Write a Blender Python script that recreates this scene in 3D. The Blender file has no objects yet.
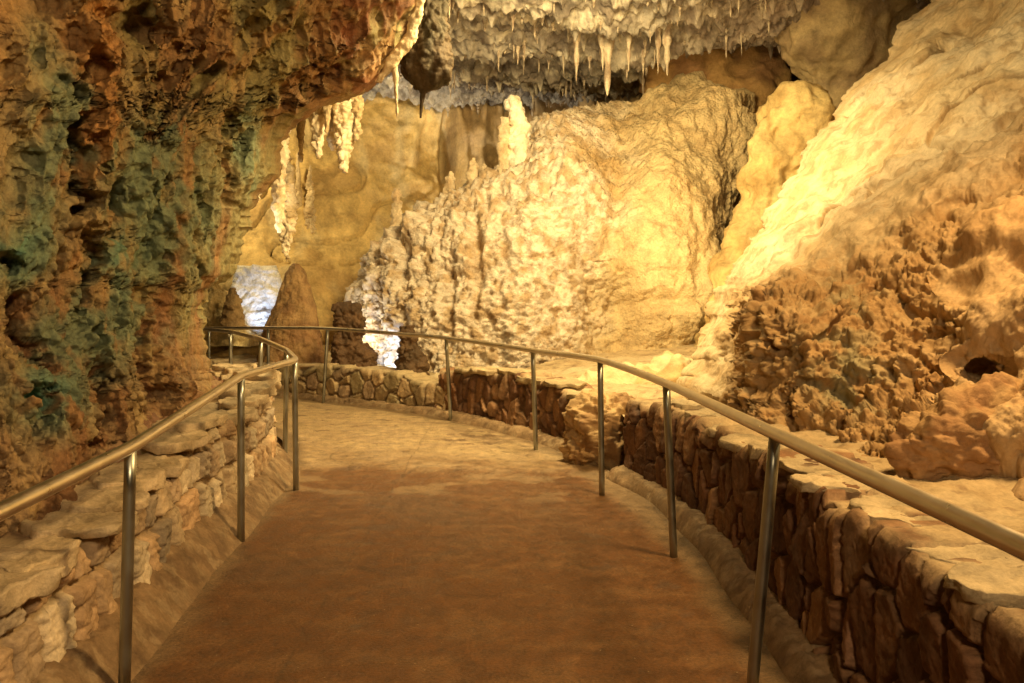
import bpy, math, random
import numpy as np

random.seed(7)
RNG = np.random.default_rng(11)
F, CX, HY, CAMZ = 800.0, 512.0, 295.0, 1.6
scene = bpy.context.scene
COL = scene.collection

# ------------------------------------------------------------------ helpers
def at(px, py, Y):
    """world point seen in direction (px, py) at depth Y metres"""
    px, py, Y = np.asarray(px, float), np.asarray(py, float), np.asarray(Y, float)
    return np.stack([(px - CX) * Y / F, Y + 0 * px, CAMZ - (py - HY) * Y / F], -1)

def smooth(a, b, x):
    t = np.clip((x - a) / (b - a), 0, 1)
    return t * t * (3 - 2 * t)

def lerp(a, b, t):
    return a + (b - a) * t

_tab = np.random.default_rng(3)
PERM = np.concatenate([_tab.permutation(4096)] * 2).astype(np.int64)
GRAD = _tab.normal(size=(4096, 3)); GRAD /= np.linalg.norm(GRAD, axis=1)[:, None]
JIT = _tab.random((4096, 3))

def _h(i, j, k, seed):
    a = PERM[(i + seed * 131) & 4095]
    a = PERM[(a + j) & 4095]
    return PERM[(a + k) & 4095]

def perlin(P, seed=0):
    I = np.floor(P).astype(np.int64); f = P - I
    w = f * f * f * (f * (f * 6 - 15) + 10)
    out = 0
    for dx in (0, 1):
        wx = w[..., 0] if dx else 1 - w[..., 0]
        for dy in (0, 1):
            wy = w[..., 1] if dy else 1 - w[..., 1]
            for dz in (0, 1):
                wz = w[..., 2] if dz else 1 - w[..., 2]
                g = GRAD[_h(I[..., 0] + dx, I[..., 1] + dy, I[..., 2] + dz, seed)]
                out = out + wx * wy * wz * (g[..., 0] * (f[..., 0] - dx) + g[..., 1] * (f[..., 1] - dy) + g[..., 2] * (f[..., 2] - dz))
    return out * 1.6

def fbm(P, oct=4, seed=0, gain=.5, lac=2.03):
    s, a = 0, 1.0
    for o in range(oct):
        s = s + a * perlin(P * lac ** o, seed + o); a *= gain
    return s

def ridged(P, oct=4, seed=0, gain=.5):
    s, a = 0, 1.0
    for o in range(oct):
        s = s + a * (1 - np.abs(perlin(P * 2.03 ** o, seed + o)) * 2); a *= gain
    return s / 2

def worley(P, seed=0, full=False):
    I = np.floor(P).astype(np.int64); f = P - I
    F1 = np.full(P.shape[:-1], 9.0); F2 = F1.copy(); ID = np.zeros(P.shape[:-1], np.int64)
    OX = F1 * 0; OY = F1 * 0
    for dx in (-1, 0, 1):
        for dy in (-1, 0, 1):
            for dz in (-1, 0, 1):
                hh = _h(I[..., 0] + dx, I[..., 1] + dy, I[..., 2] + dz, seed)
                j = JIT[hh]
                ox, oy = dx + j[..., 0] - f[..., 0], dy + j[..., 1] - f[..., 1]
                d = np.sqrt(ox ** 2 + oy ** 2 + (dz + j[..., 2] - f[..., 2]) ** 2)
                m = d < F1
                F2 = np.where(m, F1, np.minimum(F2, d)); F1 = np.where(m, d, F1); ID = np.where(m, hh, ID)
                OX = np.where(m, ox, OX); OY = np.where(m, oy, OY)
    if full: return F1, F2, ID, OX, OY
    return F1, F2, ID

def knobs(P, size, seed=0):
    """rounded cave-coral lumps, about `size` metres across"""
    F1, F2, ID = worley(P / size, seed)
    r = .42 + .22 * JIT[ID][..., 1]
    return np.sqrt(np.clip(1 - (F1 / r) ** 2, 0, 1)) * (.5 + .5 * JIT[ID][..., 2])

def popcorn(P, seed=0):
    W = P + .03 * np.stack([perlin(P * 9, seed + 50), perlin(P * 9, seed + 51), perlin(P * 9, seed + 52)], -1)
    return W

class TPS:
    def __init__(s, pts):
        p = np.array(pts, float); s.xy = p[:, :2] / 100; n = len(p)
        d = np.linalg.norm(s.xy[:, None] - s.xy[None], axis=-1)
        K = s.k(d) + np.eye(n) * .02; Q = np.c_[np.ones(n), s.xy]
        A = np.block([[K, Q], [Q.T, np.zeros((3, 3))]])
        w = np.linalg.solve(A, np.r_[p[:, 2], 0, 0, 0]); s.w, s.a = w[:n], w[n:]
    @staticmethod
    def k(d): return d * d * np.log(d + 1e-9)
    def __call__(s, px, py):
        x, y = np.asarray(px) / 100, np.asarray(py) / 100
        o = s.a[0] + s.a[1] * x + s.a[2] * y
        for (cx, cy), w in zip(s.xy, s.w):
            o = o + w * s.k(np.hypot(x - cx, y - cy))
        return o

def grid_quads(n, m, wrap=False):
    i, j = np.meshgrid(np.arange(n - 1), np.arange(m if wrap else m - 1), indexing='ij')
    j2 = (j + 1) % m
    return np.stack([i * m + j, i * m + j2, (i + 1) * m + j2, (i + 1) * m + j], -1).reshape(-1, 4)

def grid_normals(P, wrap=False):
    if wrap:
        du = np.roll(P, -1, 1) - np.roll(P, 1, 1)
    else:
        du = np.gradient(P, axis=1)
    dv = np.gradient(P, axis=0)
    N = np.cross(dv, du)
    return N / (np.linalg.norm(N, axis=-1, keepdims=True) + 1e-9)

def link(o, parent=None):
    COL.objects.link(o)
    if parent is not None: o.parent = parent
    return o

def np_mesh(name, V, Q, mat, parent=None, color=None, tris=None, flat=False):
    V = np.asarray(V, float).reshape(-1, 3)
    me = bpy.data.meshes.new(name)
    Q = np.asarray(Q, np.int64).reshape(-1, 4)
    T = np.asarray(tris if tris is not None else [], np.int64).reshape(-1, 3)
    nl = Q.size + T.size
    me.vertices.add(len(V)); me.vertices.foreach_set('co', V.ravel().astype(np.float32))
    me.loops.add(nl); me.loops.foreach_set('vertex_index', np.r_[Q.ravel(), T.ravel()].astype(np.int32))
    me.polygons.add(len(Q) + len(T))
    st = np.r_[np.arange(len(Q)) * 4, Q.size + np.arange(len(T)) * 3].astype(np.int32)
    me.polygons.foreach_set('loop_start', st)
    me.polygons.foreach_set('use_smooth', np.full(len(st), not flat))
    me.update(calc_edges=True); me.validate()
    if color is not None:
        a = me.attributes.new('tint', 'FLOAT_COLOR', 'POINT')
        c = np.ones((len(V), 4), np.float32); c[:, :3] = np.asarray(color).reshape(-1, 3)
        a.data.foreach_set('color', c.ravel())
    me.materials.append(mat)
    return link(bpy.data.objects.new(name, me), parent)

def tag(o, label=None, cat=None, group=None, kind=None):
    if label: o['label'] = label
    if cat: o['category'] = cat
    if group: o['group'] = group
    if kind: o['kind'] = kind
    return o

def empty(name, loc):
    o = bpy.data.objects.new(name, None); o.location = loc; o.empty_display_size = .1
    return link(o)

def C(*v): return np.array(v, float)

def mixc(base, c, m):
    return base * (1 - m[..., None]) + c * m[..., None]

def blob(px, py, x, y, rx, ry):
    return np.exp(-((px - x) / rx) ** 2 - ((py - y) / ry) ** 2)

# ---------------------------------------------------------------- materials
def nodes(name):
    m = bpy.data.materials.new(name); m.use_nodes = True
    nt = m.node_tree; nt.nodes.clear()
    out = nt.nodes.new('ShaderNodeOutputMaterial'); b = nt.nodes.new('ShaderNodeBsdfPrincipled')
    nt.links.new(b.outputs[0], out.inputs[0])
    return m, nt, b

def rock_mat(name, color=None, rough=.8, spec=.3, fine=70, bump=.5, dist=.012, grain=.35, voro=0, spark=0):
    m, nt, b = nodes(name); N, L = nt.nodes.new, nt.links.new
    geo = N('ShaderNodeNewGeometry')
    if color is None:
        col = N('ShaderNodeAttribute'); col.attribute_name = 'tint'; cs = col.outputs['Color']
    else:
        col = N('ShaderNodeRGB'); col.outputs[0].default_value = (*color, 1); cs = col.outputs[0]
    n1 = N('ShaderNodeTexNoise'); n1.inputs['Scale'].default_value = fine; n1.inputs['Detail'].default_value = 6; n1.inputs['Roughness'].default_value = .7
    n2 = N('ShaderNodeTexNoise'); n2.inputs['Scale'].default_value = fine * .16; n2.inputs['Detail'].default_value = 5
    L(geo.outputs['Position'], n1.inputs['Vector']); L(geo.outputs['Position'], n2.inputs['Vector'])
    ad = N('ShaderNodeMath'); ad.operation = 'ADD'; L(n1.outputs[0], ad.inputs[0]); L(n2.outputs[0], ad.inputs[1])
    mr = N('ShaderNodeMapRange'); mr.inputs[1].default_value = .7; mr.inputs[2].default_value = 1.3
    mr.inputs[3].default_value = 1 - grain; mr.inputs[4].default_value = 1 + grain
    L(ad.outputs[0], mr.inputs[0])
    mx = N('ShaderNodeVectorMath'); mx.operation = 'SCALE'; L(cs, mx.inputs[0]); L(mr.outputs[0], mx.inputs['Scale'])
    L(mx.outputs[0], b.inputs['Base Color'])
    b.inputs['Roughness'].default_value = rough; b.inputs['Specular IOR Level'].default_value = spec
    bp = N('ShaderNodeBump'); bp.inputs['Strength'].default_value = bump; bp.inputs['Distance'].default_value = dist
    h = n1.outputs[0]
    if voro:
        v = N('ShaderNodeTexVoronoi'); v.inputs['Scale'].default_value = voro; L(geo.outputs['Position'], v.inputs['Vector'])
        iv = N('ShaderNodeMath'); iv.operation = 'SUBTRACT'; L(n1.outputs[0], iv.inputs[0]); L(v.outputs['Distance'], iv.inputs[1]); h = iv.outputs[0]
    L(h, bp.inputs['Height']); L(bp.outputs[0], b.inputs['Normal'])
    return m

M_wall = rock_mat('cave_coral', fine=48, bump=.9, dist=.02, grain=.45, rough=.6, spec=.4)
M_mound = rock_mat('flowstone', fine=40, voro=22, bump=.7, dist=.03, grain=.32, rough=.7)
M_slope = rock_mat('calcite_slope', fine=34, voro=0, bump=.55, dist=.025, grain=.25)
M_far = rock_mat('limestone', fine=18, bump=.6, dist=.05, grain=.35)
M_ceil = rock_mat('ceiling_rock', fine=14, voro=7, bump=.8, dist=.07, grain=.5)
M_ledge = rock_mat('sandy_silt', fine=45, bump=.7, dist=.02, grain=.28)
M_stone = rock_mat('rubble_stone', fine=55, bump=.6, dist=.012, grain=.35, rough=.75)
M_form = rock_mat('dripstone', fine=35, voro=18, bump=.6, dist=.03, grain=.35, rough=.65)
M_white = rock_mat('white_calcite', color=(.80, .72, .56), fine=40, voro=26, bump=.8, dist=.03, grain=.3, rough=.5)

def path_mat():
    m, nt, b = nodes('worn_paving'); N, L = nt.nodes.new, nt.links.new
    geo = N('ShaderNodeNewGeometry')
    at_ = N('ShaderNodeAttribute'); at_.attribute_name = 'tint'
    n1 = N('ShaderNodeTexNoise'); n1.inputs['Scale'].default_value = 70; n1.inputs['Detail'].default_value = 7; n1.inputs['Roughness'].default_value = .75
    n2 = N('ShaderNodeTexNoise'); n2.inputs['Scale'].default_value = 9; n2.inputs['Detail'].default_value = 7; n2.inputs['Roughness'].default_value = .65
    for n in (n1, n2): L(geo.outputs['Position'], n.inputs['Vector'])
    dbl = N('ShaderNodeMath'); dbl.operation = 'MULTIPLY_ADD'; dbl.inputs[1].default_value = 1.6; dbl.inputs[2].default_value = -.3; L(n1.outputs[0], dbl.inputs[0])
    ad = N('ShaderNodeMath'); ad.operation = 'ADD'; L(dbl.outputs[0], ad.inputs[0]); L(n2.outputs[0], ad.inputs[1])
    mr = N('ShaderNodeMapRange'); mr.inputs[1].default_value = .72; mr.inputs[2].default_value = 1.28; mr.inputs[3].default_value = .5; mr.inputs[4].default_value = 1.5
    L(ad.outputs[0], mr.inputs[0])
    mx = N('ShaderNodeVectorMath'); mx.operation = 'SCALE'; L(at_.outputs['Color'], mx.inputs[0]); L(mr.outputs[0], mx.inputs['Scale'])
    sp = N('ShaderNodeTexVoronoi'); sp.inputs['Scale'].default_value = 22; L(geo.outputs['Position'], sp.inputs['Vector'])
    sr = N('ShaderNodeMapRange'); sr.inputs[1].default_value = .10; sr.inputs[2].default_value = .06; sr.inputs[3].default_value = 0; sr.inputs[4].default_value = .75
    L(sp.outputs['Distance'], sr.inputs[0])
    wn = N('ShaderNodeMath'); wn.operation = 'GREATER_THAN'; wn.inputs[1].default_value = .72
    sx = N('ShaderNodeSeparateColor'); L(sp.outputs['Color'], sx.inputs[0]); L(sx.outputs[0], wn.inputs[0])
    sm = N('ShaderNodeMath'); sm.operation = 'MULTIPLY'; L(sr.outputs[0], sm.inputs[0]); L(wn.outputs[0], sm.inputs[1])
    mxs = N('ShaderNodeMix'); mxs.data_type = 'RGBA'; L(sm.outputs[0], mxs.inputs[0]); L(mx.outputs[0], mxs.inputs[6]); mxs.inputs[7].default_value = (.5, .38, .22, 1)
    L(mxs.outputs[2], b.inputs['Base Color'])
    r = N('ShaderNodeMapRange'); r.inputs[1].default_value = .35; r.inputs[2].default_value = .65; r.inputs[3].default_value = .36; r.inputs[4].default_value = .6
    L(n2.outputs[0], r.inputs[0]); L(r.outputs[0], b.inputs['Roughness'])
    bp = N('ShaderNodeBump'); bp.inputs['Strength'].default_value = .8; bp.inputs['Distance'].default_value = .012
    L(ad.outputs[0], bp.inputs['Height']); L(bp.outputs[0], b.inputs['Normal'])
    return m
M_path = path_mat()

def metal_mat(name, c, r0, r1, bump=.05):
    m, nt, b = nodes(name); N, L = nt.nodes.new, nt.links.new
    tc = N('ShaderNodeTexCoord')
    n = N('ShaderNodeTexNoise'); n.inputs['Scale'].default_value = 9; n.inputs['Detail'].default_value = 8; L(tc.outputs['Object'], n.inputs['Vector'])
    mr = N('ShaderNodeMapRange'); mr.inputs[1].default_value = .3; mr.inputs[2].default_value = .7; mr.inputs[3].default_value = r0; mr.inputs[4].default_value = r1
    L(n.outputs[0], mr.inputs[0]); L(mr.outputs[0], b.inputs['Roughness'])
    rp = N('ShaderNodeValToRGB'); rp.color_ramp.elements[0].position = .35; rp.color_ramp.elements[1].position = .62
    rp.color_ramp.elements[0].color = (*[v * .86 for v in c], 1); rp.color_ramp.elements[1].color = (*c, 1)
    L(n.outputs[0], rp.inputs[0]); L(rp.outputs[0], b.inputs['Base Color'])
    b.inputs['Metallic'].default_value = 1
    bp = N('ShaderNodeBump'); bp.inputs['Strength'].default_value = bump; bp.inputs['Distance'].default_value = .004
    if bump: L(n.outputs[0], bp.inputs['Height']); L(bp.outputs[0], b.inputs['Normal'])
    return m
M_rail = metal_mat('worn_rail_steel', (.80, .74, .64), .27, .36, 0)
M_post = metal_mat('dull_post_steel', (.40, .41, .36), .28, .48)

# ------------------------------------------------------------ curve helpers
def poly_sample(pts, ds):
    """Catmull-Rom through pts, resampled every ds metres"""
    p = np.array(pts, float)
    e = np.vstack([2 * p[0] - p[1], p, 2 * p[-1] - p[-2]])
    out = []
    for i in range(1, len(e) - 2):
        t = np.linspace(0, 1, 40, endpoint=False)[:, None]
        a, b, c, d = e[i - 1], e[i], e[i + 1], e[i + 2]
        out.append(.5 * (2 * b + (c - a) * t + (2 * a - 5 * b + 4 * c - d) * t ** 2 + (3 * b - a - 3 * c + d) * t ** 3))
    q = np.vstack(out + [p[-1:]])
    s = np.r_[0, np.cumsum(np.linalg.norm(np.diff(q, axis=0), axis=1))]
    n = max(2, int(s[-1] / ds) + 1); t = np.linspace(0, s[-1], n)
    return np.stack([np.interp(t, s, q[:, k]) for k in range(q.shape[1])], -1), t

def tube(name, pts, r, mat, parent, seg=20, caps=True):
    p = np.asarray(pts, float); n = len(p)
    T = np.gradient(p, axis=0); T /= np.linalg.norm(T, axis=1)[:, None]
    ref = np.tile([0, 0, 1.0], (n, 1)) if abs(T[:, 2]).mean() < .8 else np.tile([1.0, 0, 0], (n, 1))
    A = np.cross(T, ref); A /= np.linalg.norm(A, axis=1)[:, None]; B = np.cross(A, T)
    th = np.linspace(0, 2 * np.pi, seg, endpoint=False)
    rr = np.broadcast_to(np.asarray(r, float), (n,))
    V = p[:, None] + rr[:, None, None] * (np.cos(th)[None, :, None] * A[:, None] + np.sin(th)[None, :, None] * B[:, None])
    V = V.reshape(-1, 3); Q = grid_quads(n, seg, True)
    tr = []
    if caps:
        V = np.vstack([V, p[:1], p[-1:]]); k = n * seg
        for j in range(seg):
            tr.append((k, (j + 1) % seg, j)); tr.append((k + 1, (n - 1) * seg + j, (n - 1) * seg + (j + 1) % seg))
    return np_mesh(name, V, Q, mat, parent, tris=tr)

# =================================================================== GROUND
g = np.stack(np.meshgrid(np.linspace(-14, 16, 120), np.linspace(-7, 26, 130)), -1)
gz = -.05 + 0 * g[..., 0]
G = np.dstack([g, gz[..., None]])
gc = np.broadcast_to(C(.30, .21, .13), G.shape)
tag(np_mesh('ground', G, grid_quads(130, 120), M_ledge, color=gc), kind='structure')

R_EDGE = [(1.3, -3), (1.3, 1), (1.28, 3.2), (1.28, 4.9), (1.04, 6.4), (.54, 8.3), (-.7, 10.2), (-2.7, 11.8), (-4.6, 12.9), (-9, 14.2)]
L_EDGE = [(-1.75, -3), (-1.75, 1), (-1.8, 3.2), (-1.98, 5.2), (-2.05, 6.5), (-2.2, 7.6), (-2.6, 8.9), (-3.6, 10.2), (-5.2, 11.0), (-9, 12)]
ra, _ = poly_sample(R_EDGE, .05); la, _ = poly_sample(L_EDGE, .05)
n = 560
ra = np.stack([np.interp(np.linspace(0, 1, n), np.linspace(0, 1, len(ra)), ra[:, k]) for k in (0, 1)], -1)
la = np.stack([np.interp(np.linspace(0, 1, n), np.linspace(0, 1, len(la)), la[:, k]) for k in (0, 1)], -1)
t = np.linspace(0, 1, 220)[None, :, None]
XY = la[:, None] * (1 - t) + ra[:, None] * t
P3 = np.dstack([XY, np.zeros(XY.shape[:2])])
z = .008 * fbm(P3 * C(.9, .7, 1), 3, 5) + .003 * fbm(P3 * 7, 3, 9)
# the near slab ends in a worn lip about 7.3 m out
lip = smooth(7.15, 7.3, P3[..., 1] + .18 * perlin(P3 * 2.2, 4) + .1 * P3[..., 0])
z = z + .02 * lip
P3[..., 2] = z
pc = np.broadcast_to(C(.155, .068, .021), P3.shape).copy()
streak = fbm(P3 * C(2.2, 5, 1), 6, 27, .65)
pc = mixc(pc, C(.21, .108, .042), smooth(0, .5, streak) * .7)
far_lit = smooth(6.7, 8.3, P3[..., 1] + .5 * fbm(P3 * C(1.3, 1.6, 1), 5, 28, .6) + .1 * P3[..., 0])  # dim near path, paler beyond: brighter light on the far path painted in
pc = mixc(pc, C(.42, .30, .16), .15 * lip + .85 * far_lit)
stain = smooth(.1, .6, fbm(P3 * C(.8, 1.2, 1), 5, 21))
pc = mixc(pc, C(.14, .08, .042), stain * .5 * (1 - .5 * lip))
patch = smooth(.22, .3, fbm(P3 * C(1.2, 2.2, 1), 4, 33)) * smooth(5.8, 6.6, P3[..., 1]) * (1 - lip)
pc = mixc(pc, C(.34, .235, .13), patch * .5)
wet = smooth(.35, .6, fbm(P3 * C(3, 5, 1), 5, 61, .6) + 1.1 * np.exp(-((P3[..., 0] + .35) / .55) ** 2 - ((P3[..., 1] - 8.9) / .35) ** 2) + .9 * np.exp(-((P3[..., 0] + 1.55) / .16) ** 2 - ((P3[..., 1] - 7.35) / .1) ** 2) - .25)
pc = mixc(pc, C(.14, .08, .045), wet * .75)
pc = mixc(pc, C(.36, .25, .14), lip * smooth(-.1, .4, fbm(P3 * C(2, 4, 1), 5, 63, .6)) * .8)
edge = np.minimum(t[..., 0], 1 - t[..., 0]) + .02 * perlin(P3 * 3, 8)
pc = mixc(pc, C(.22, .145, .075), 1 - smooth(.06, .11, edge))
wq = P3 + .03 * np.stack([perlin(P3 * 2, 71), perlin(P3 * 2, 72), 0 * edge], -1)
seam = np.minimum(np.abs(wq[..., 0] + .98), np.abs((wq[..., 1] + .3) % 2.6 - 1.3) + .3 * lip)
crk = np.minimum(seam, np.abs(perlin(wq * C(.9, .6, 1) + .03 * perlin(P3 * 14, 75)[..., None], 74)) * .5 + .012 * smooth(.35, .1, perlin(P3 * .9, 73)))
pc = mixc(pc, C(.07, .04, .02), smooth(.007, .001, crk) * .55)
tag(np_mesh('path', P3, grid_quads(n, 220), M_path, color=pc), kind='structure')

# ============================================================== STONE WALLS
def stone_wall(name, label, pts, height, side, palette, sw=.17, sh=.30, thick=.36, footing=None, seed=0, ds=.01, kerb=3.0, courses=None, mortar=(.12, .08, .05)):
    """pts: base line (x, y) of the path-side face; side=+1: body lies to the right of the direction of travel"""
    root = empty(name, (pts[len(pts) // 2][0], pts[len(pts) // 2][1], 0))
    root.rotation_euler = (0, 0, 0)
    off = np.array([pts[len(pts) // 2][0], pts[len(pts) // 2][1], 0])
    p, s = poly_sample(pts, ds * 1.3)
    T = np.gradient(p, axis=0); T /= np.linalg.norm(T, axis=1)[:, None]
    Nn = np.stack([T[:, 1], -T[:, 0]], -1) * side           # into the wall
    hh = np.interp(s, np.linspace(0, s[-1], len(height)), height)
    jag = worley(np.stack([s / .3, 0 * s, 0 * s + seed], -1), seed + 4)[2]
    hh = hh + (JIT[jag][:, 0] - .5) * .07
    nf = int(max(height) / ds); nt_ = int(thick / (ds * 2))
    q = np.r_[np.linspace(0, 1, nf), 1 + np.linspace(0, 1, nt_ + 1)[1:], 2 + np.linspace(0, 1, 12)[1:]]
    fz = np.clip(q, 0, 1)[None] * (hh[:, None] + .06) - .06
    back = np.clip(q - 1, 0, 1) * thick
    fz = fz - np.clip(q - 2, 0, 1)[None] * (hh[:, None] + .05)
    lean = .05 * np.clip(q, 0, 1)
    d = (back + lean)[None] + 0 * fz
    S = s[:, None] + 0 * fz; V = fz + back[None]
    # irregular stones: cell layout in (along, up) with warped coordinates
    W = np.stack([S, V, 0 * S], -1)
    wp = np.stack([perlin(W * 4 + seed, 1), perlin(W * 4 + 9 + seed, 2), 0 * S], -1) * (.02 if not courses else .05)
    Wc = (W + wp) / C(sw, sh, 1) + C(seed * 3.3, seed, .5)
    Wc[..., 2] = .5 + seed
    Wc2 = Wc.copy()
    F1, F2, ID, OX, OY = worley(Wc2 * C(1, 1, 0) + C(0, 0, seed * 7 + .5), seed, True)
    if courses:
        # roughly squared upright stones in uneven courses
        Vw = V + .05 * perlin(W * 2.2 + 5, 3) + .02 * perlin(W * 9, 4); edges_ = np.array([-.2] + list(courses) + [9.0])
        row = np.clip(np.searchsorted(edges_, Vw.ravel()).reshape(V.shape) - 1, 0, len(edges_) - 2)
        lo, hi = edges_[row], np.minimum(edges_[row + 1], edges_[row] + .5)
        bb = (Vw - lo) / (hi - lo)
        su = (S + .035 * perlin(W * 3.3, 6) + .015 * perlin(W * 10, 7)) / (sw * (.85 + .35 * JIT[(row * 37 + 5) & 4095][..., 0])) + row * 13.37
        i0 = np.floor(su).astype(int); fr_ = su - i0
        j0 = (JIT[PERM[(i0 + row * 61) & 4095]][..., 0] - .5) * .5; j1 = (JIT[PERM[(i0 + 1 + row * 61) & 4095]][..., 0] - .5) * .5
        sel = np.where(fr_ < j0, -1, np.where(fr_ > 1 + j1, 1, 0)); ii = i0 + sel
        l_ = ii + (JIT[PERM[(ii + row * 61) & 4095]][..., 0] - .5) * .5; r_ = ii + 1 + (JIT[PERM[(ii + 1 + row * 61) & 4095]][..., 0] - .5) * .5
        ID = PERM[(ii * 7 + row * 331) & 4095]
        ex = np.minimum(su - l_, r_ - su) * sw; ey = np.minimum(bb, 1 - bb) * (hi - lo)
        rr_ = .035; dx_, dy_ = np.clip(rr_ - ex, 0, None), np.clip(rr_ - ey, 0, None)
        F1 = 0 * ex; F2 = (rr_ - np.hypot(dx_, dy_)) * 3.0 - .012
        OX = (su - l_) / (r_ - l_) - .5; OY = bb - .5
    gap = F2 - F1 + .035 * fbm(W * 22, 3, seed + 6)
    border = smooth(.02, .10, gap)
    r1, r2, r3 = JIT[ID][..., 0], JIT[ID][..., 1], JIT[ID][..., 2]
    face = smooth(0, .06, q)[None] * (1 - smooth(.985, 1.0, q))[None]
    tilt = (r1 - .5) * .07 * OX + (r3 - .5) * .09 * OY
    up = smooth(.9, 1.05, q)[None]
    chip = np.abs(perlin(W * 11 + 3, seed + 2))
    disp = border * (.035 + .032 * r2) + tilt * border - .006 * smooth(.05, 0, chip) * border + .006 * fbm(W * 22, 4, seed, .6) + .006 * fbm(W * 6, 2, seed + 3)
    disp = disp * lerp(1, .35, up)
    outn = -Nn[:, None] * (1 - smooth(.96, 1.04, q))[None, :, None]
    base = p[:, None] + Nn[:, None] * d[..., None] + outn * disp[..., None]
    Z = fz + up * (disp * .5) * (1 - smooth(2, 2.2, q))[None]
    PP = np.dstack([base, Z]) - off
    pal = np.array(palette)
    ci = (r3 * len(pal)).astype(int) % len(pal)
    col = pal[ci] * (.75 + .5 * r1)[..., None]
    col = col * (1 + .25 * fbm(W * 9, 4, 15))[..., None]
    col = mixc(col, C(*mortar), (1 - smooth(.0, .08, gap)) * .85)          # mortar
    col = mixc(col, C(.45, .345, .20), up * smooth(-.5, .1, fbm(W * 3, 3, 5)) * .9)   # silt lying on the top
    np_mesh('rubble_facing', PP, grid_quads(*PP.shape[:2]), M_stone, root, color=col)
    # concrete footing between the wall and the path
    if footing:
        fw, fh = footing
        m = 26; k = np.linspace(0, 1, m)
        wob = 1 + .18 * perlin(np.stack([s * 1.1, 0 * s, 0 * s + seed], -1), 12)
        prof_d = lerp(-fw, .08, k)[None] * np.where(k < .9, 1, 1)[None] * lerp(wob[:, None], 1, k[None])
        prof_z = fh * (np.sin(np.clip(k * kerb, 0, 1) * math.pi / 2) ** (.75 if kerb > 2 else 1.2))[None] * wob[:, None] - .02 * (1 - k)[None]
        fp = p[:, None] + Nn[:, None] * prof_d[..., None]
        FP = np.dstack([fp, prof_z])
        FP[..., 2] += (.014 * fbm(FP * C(5, 5, 3), 5, 41 + seed, .62) - .02 * smooth(.16, .4, fbm(FP * 3.1, 4, 43 + seed, .6))) * smooth(0, .2, k)[None]
        fc = np.broadcast_to(C(.23, .15, .08), FP.shape).copy()
        fc = mixc(fc, C(.14, .085, .045), smooth(0, .5, fbm(FP * 5, 5, 77, .62)) * .7)
        fc = mixc(fc, C(.33, .24, .14), smooth(.1, .5, fbm(FP * 9, 5, 78, .62)) * .6)
        np_mesh('concrete_footing', FP - off, grid_quads(*FP.shape[:2]), M_stone, root, color=fc)
    tag(root, label, 'stone wall')
    return root, p, s, Nn, hh, off

def slab_mesh(name, rx, ry, h, mat, parent, loc, rz, col, seed):
    """flat irregular capstone with chipped edges"""
    rg = np.random.default_rng(seed)
    n = 64; th = np.linspace(0, 2 * np.pi, n, endpoint=False)
    k = rg.integers(4, 7); an = np.sort(rg.random(k) * 2 * np.pi)
    rad = np.min(1 / np.clip(np.cos((th[:, None] - an[None] + np.pi) % (2 * np.pi) - np.pi), .55, 1), axis=1)
    rad = np.clip(rad, 0, 1.35)
    prof = [(0, -.5), (.6, -.5), (.96, -.48), (1.0, -.38), (.985, -.15), (1.01, .0), (.98, .2), (1.0, .4), (.97, .48), (.9, .5), (.75, .5), (.6, .5), (.45, .5), (.3, .5), (.15, .5), (0, .5)]
    V = np.array([[(rx * r * rad[i] * math.cos(th[i]), ry * r * rad[i] * math.sin(th[i]), z_ * h) for i in range(n)] for r, z_ in prof])
    q = V + seed * 1.7
    V = V + np.stack([perlin(q * 9, 1), perlin(q * 9, 2), perlin(q * 9, 3) * .6], -1) * .03 + np.stack([perlin(q * 26, 4), perlin(q * 26, 5), perlin(q * 26, 6)], -1) * .011
    c, s = math.cos(rz), math.sin(rz)
    V = np.stack([V[..., 0] * c - V[..., 1] * s, V[..., 0] * s + V[..., 1] * c, V[..., 2]], -1) + np.array(loc)
    cc = np.broadcast_to(np.array(col), V.shape) * (.85 + .3 * smooth(-.5, .5, fbm(q * 4, 3, 2)))[..., None]
    return np_mesh(name, V, grid_quads(len(prof), n, True), mat, parent, color=cc)

PAL_R = [(.16, .078, .038), (.20, .105, .052), (.12, .06, .033), (.24, .135, .068), (.17, .09, .052)]
PAL_L = [(.46, .35, .22), (.38, .26, .15), (.50, .41, .28), (.34, .25, .16), (.42, .28, .16), (.30, .24, .17)]
PAL_B = [(.33, .24, .13), (.28, .22, .12), (.38, .27, .15), (.25, .17, .10)]

wr = stone_wall('stone_wall', 'long brown rubble retaining wall in the right foreground holding up the sandy ledge',
                [(1.38, .3), (1.36, 2), (1.34, 3.4), (1.36, 5.0), (1.22, 6.3), (1.0, 7.05)], [.70, .70, .70, .72, .72, .70, .66], 1, PAL_R, sw=.17, sh=.29,
                thick=.4, footing=(.2, .11), seed=1, ds=.009)
wm = stone_wall('stone_wall', 'low dark brown rubble wall at the bend, just beyond the broken gap',
                [(.74, 8.0), (.38, 8.75), (-.12, 9.55), (-.70, 10.35), (-.98, 10.72)], [.42, .62, .66, .64, .60, .58], 1, PAL_R, sw=.15, sh=.30, thick=.35, footing=(.22, .11), seed=2, ds=.013)
wb = stone_wall('stone_wall', 'low rubble wall of rounded yellowish stones in front of the dark stalagmites at the back',
                [(-.85, 10.55), (-1.5, 11.15), (-2.4, 11.85), (-3.4, 12.5), (-4.4, 13.0), (-6.5, 13.7)], [.36, .50, .52, .50, .46, .48, .50], 1, PAL_B, sw=.24, sh=.24, thick=.4,
                footing=(.2, .09), seed=3, ds=.015)
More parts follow.
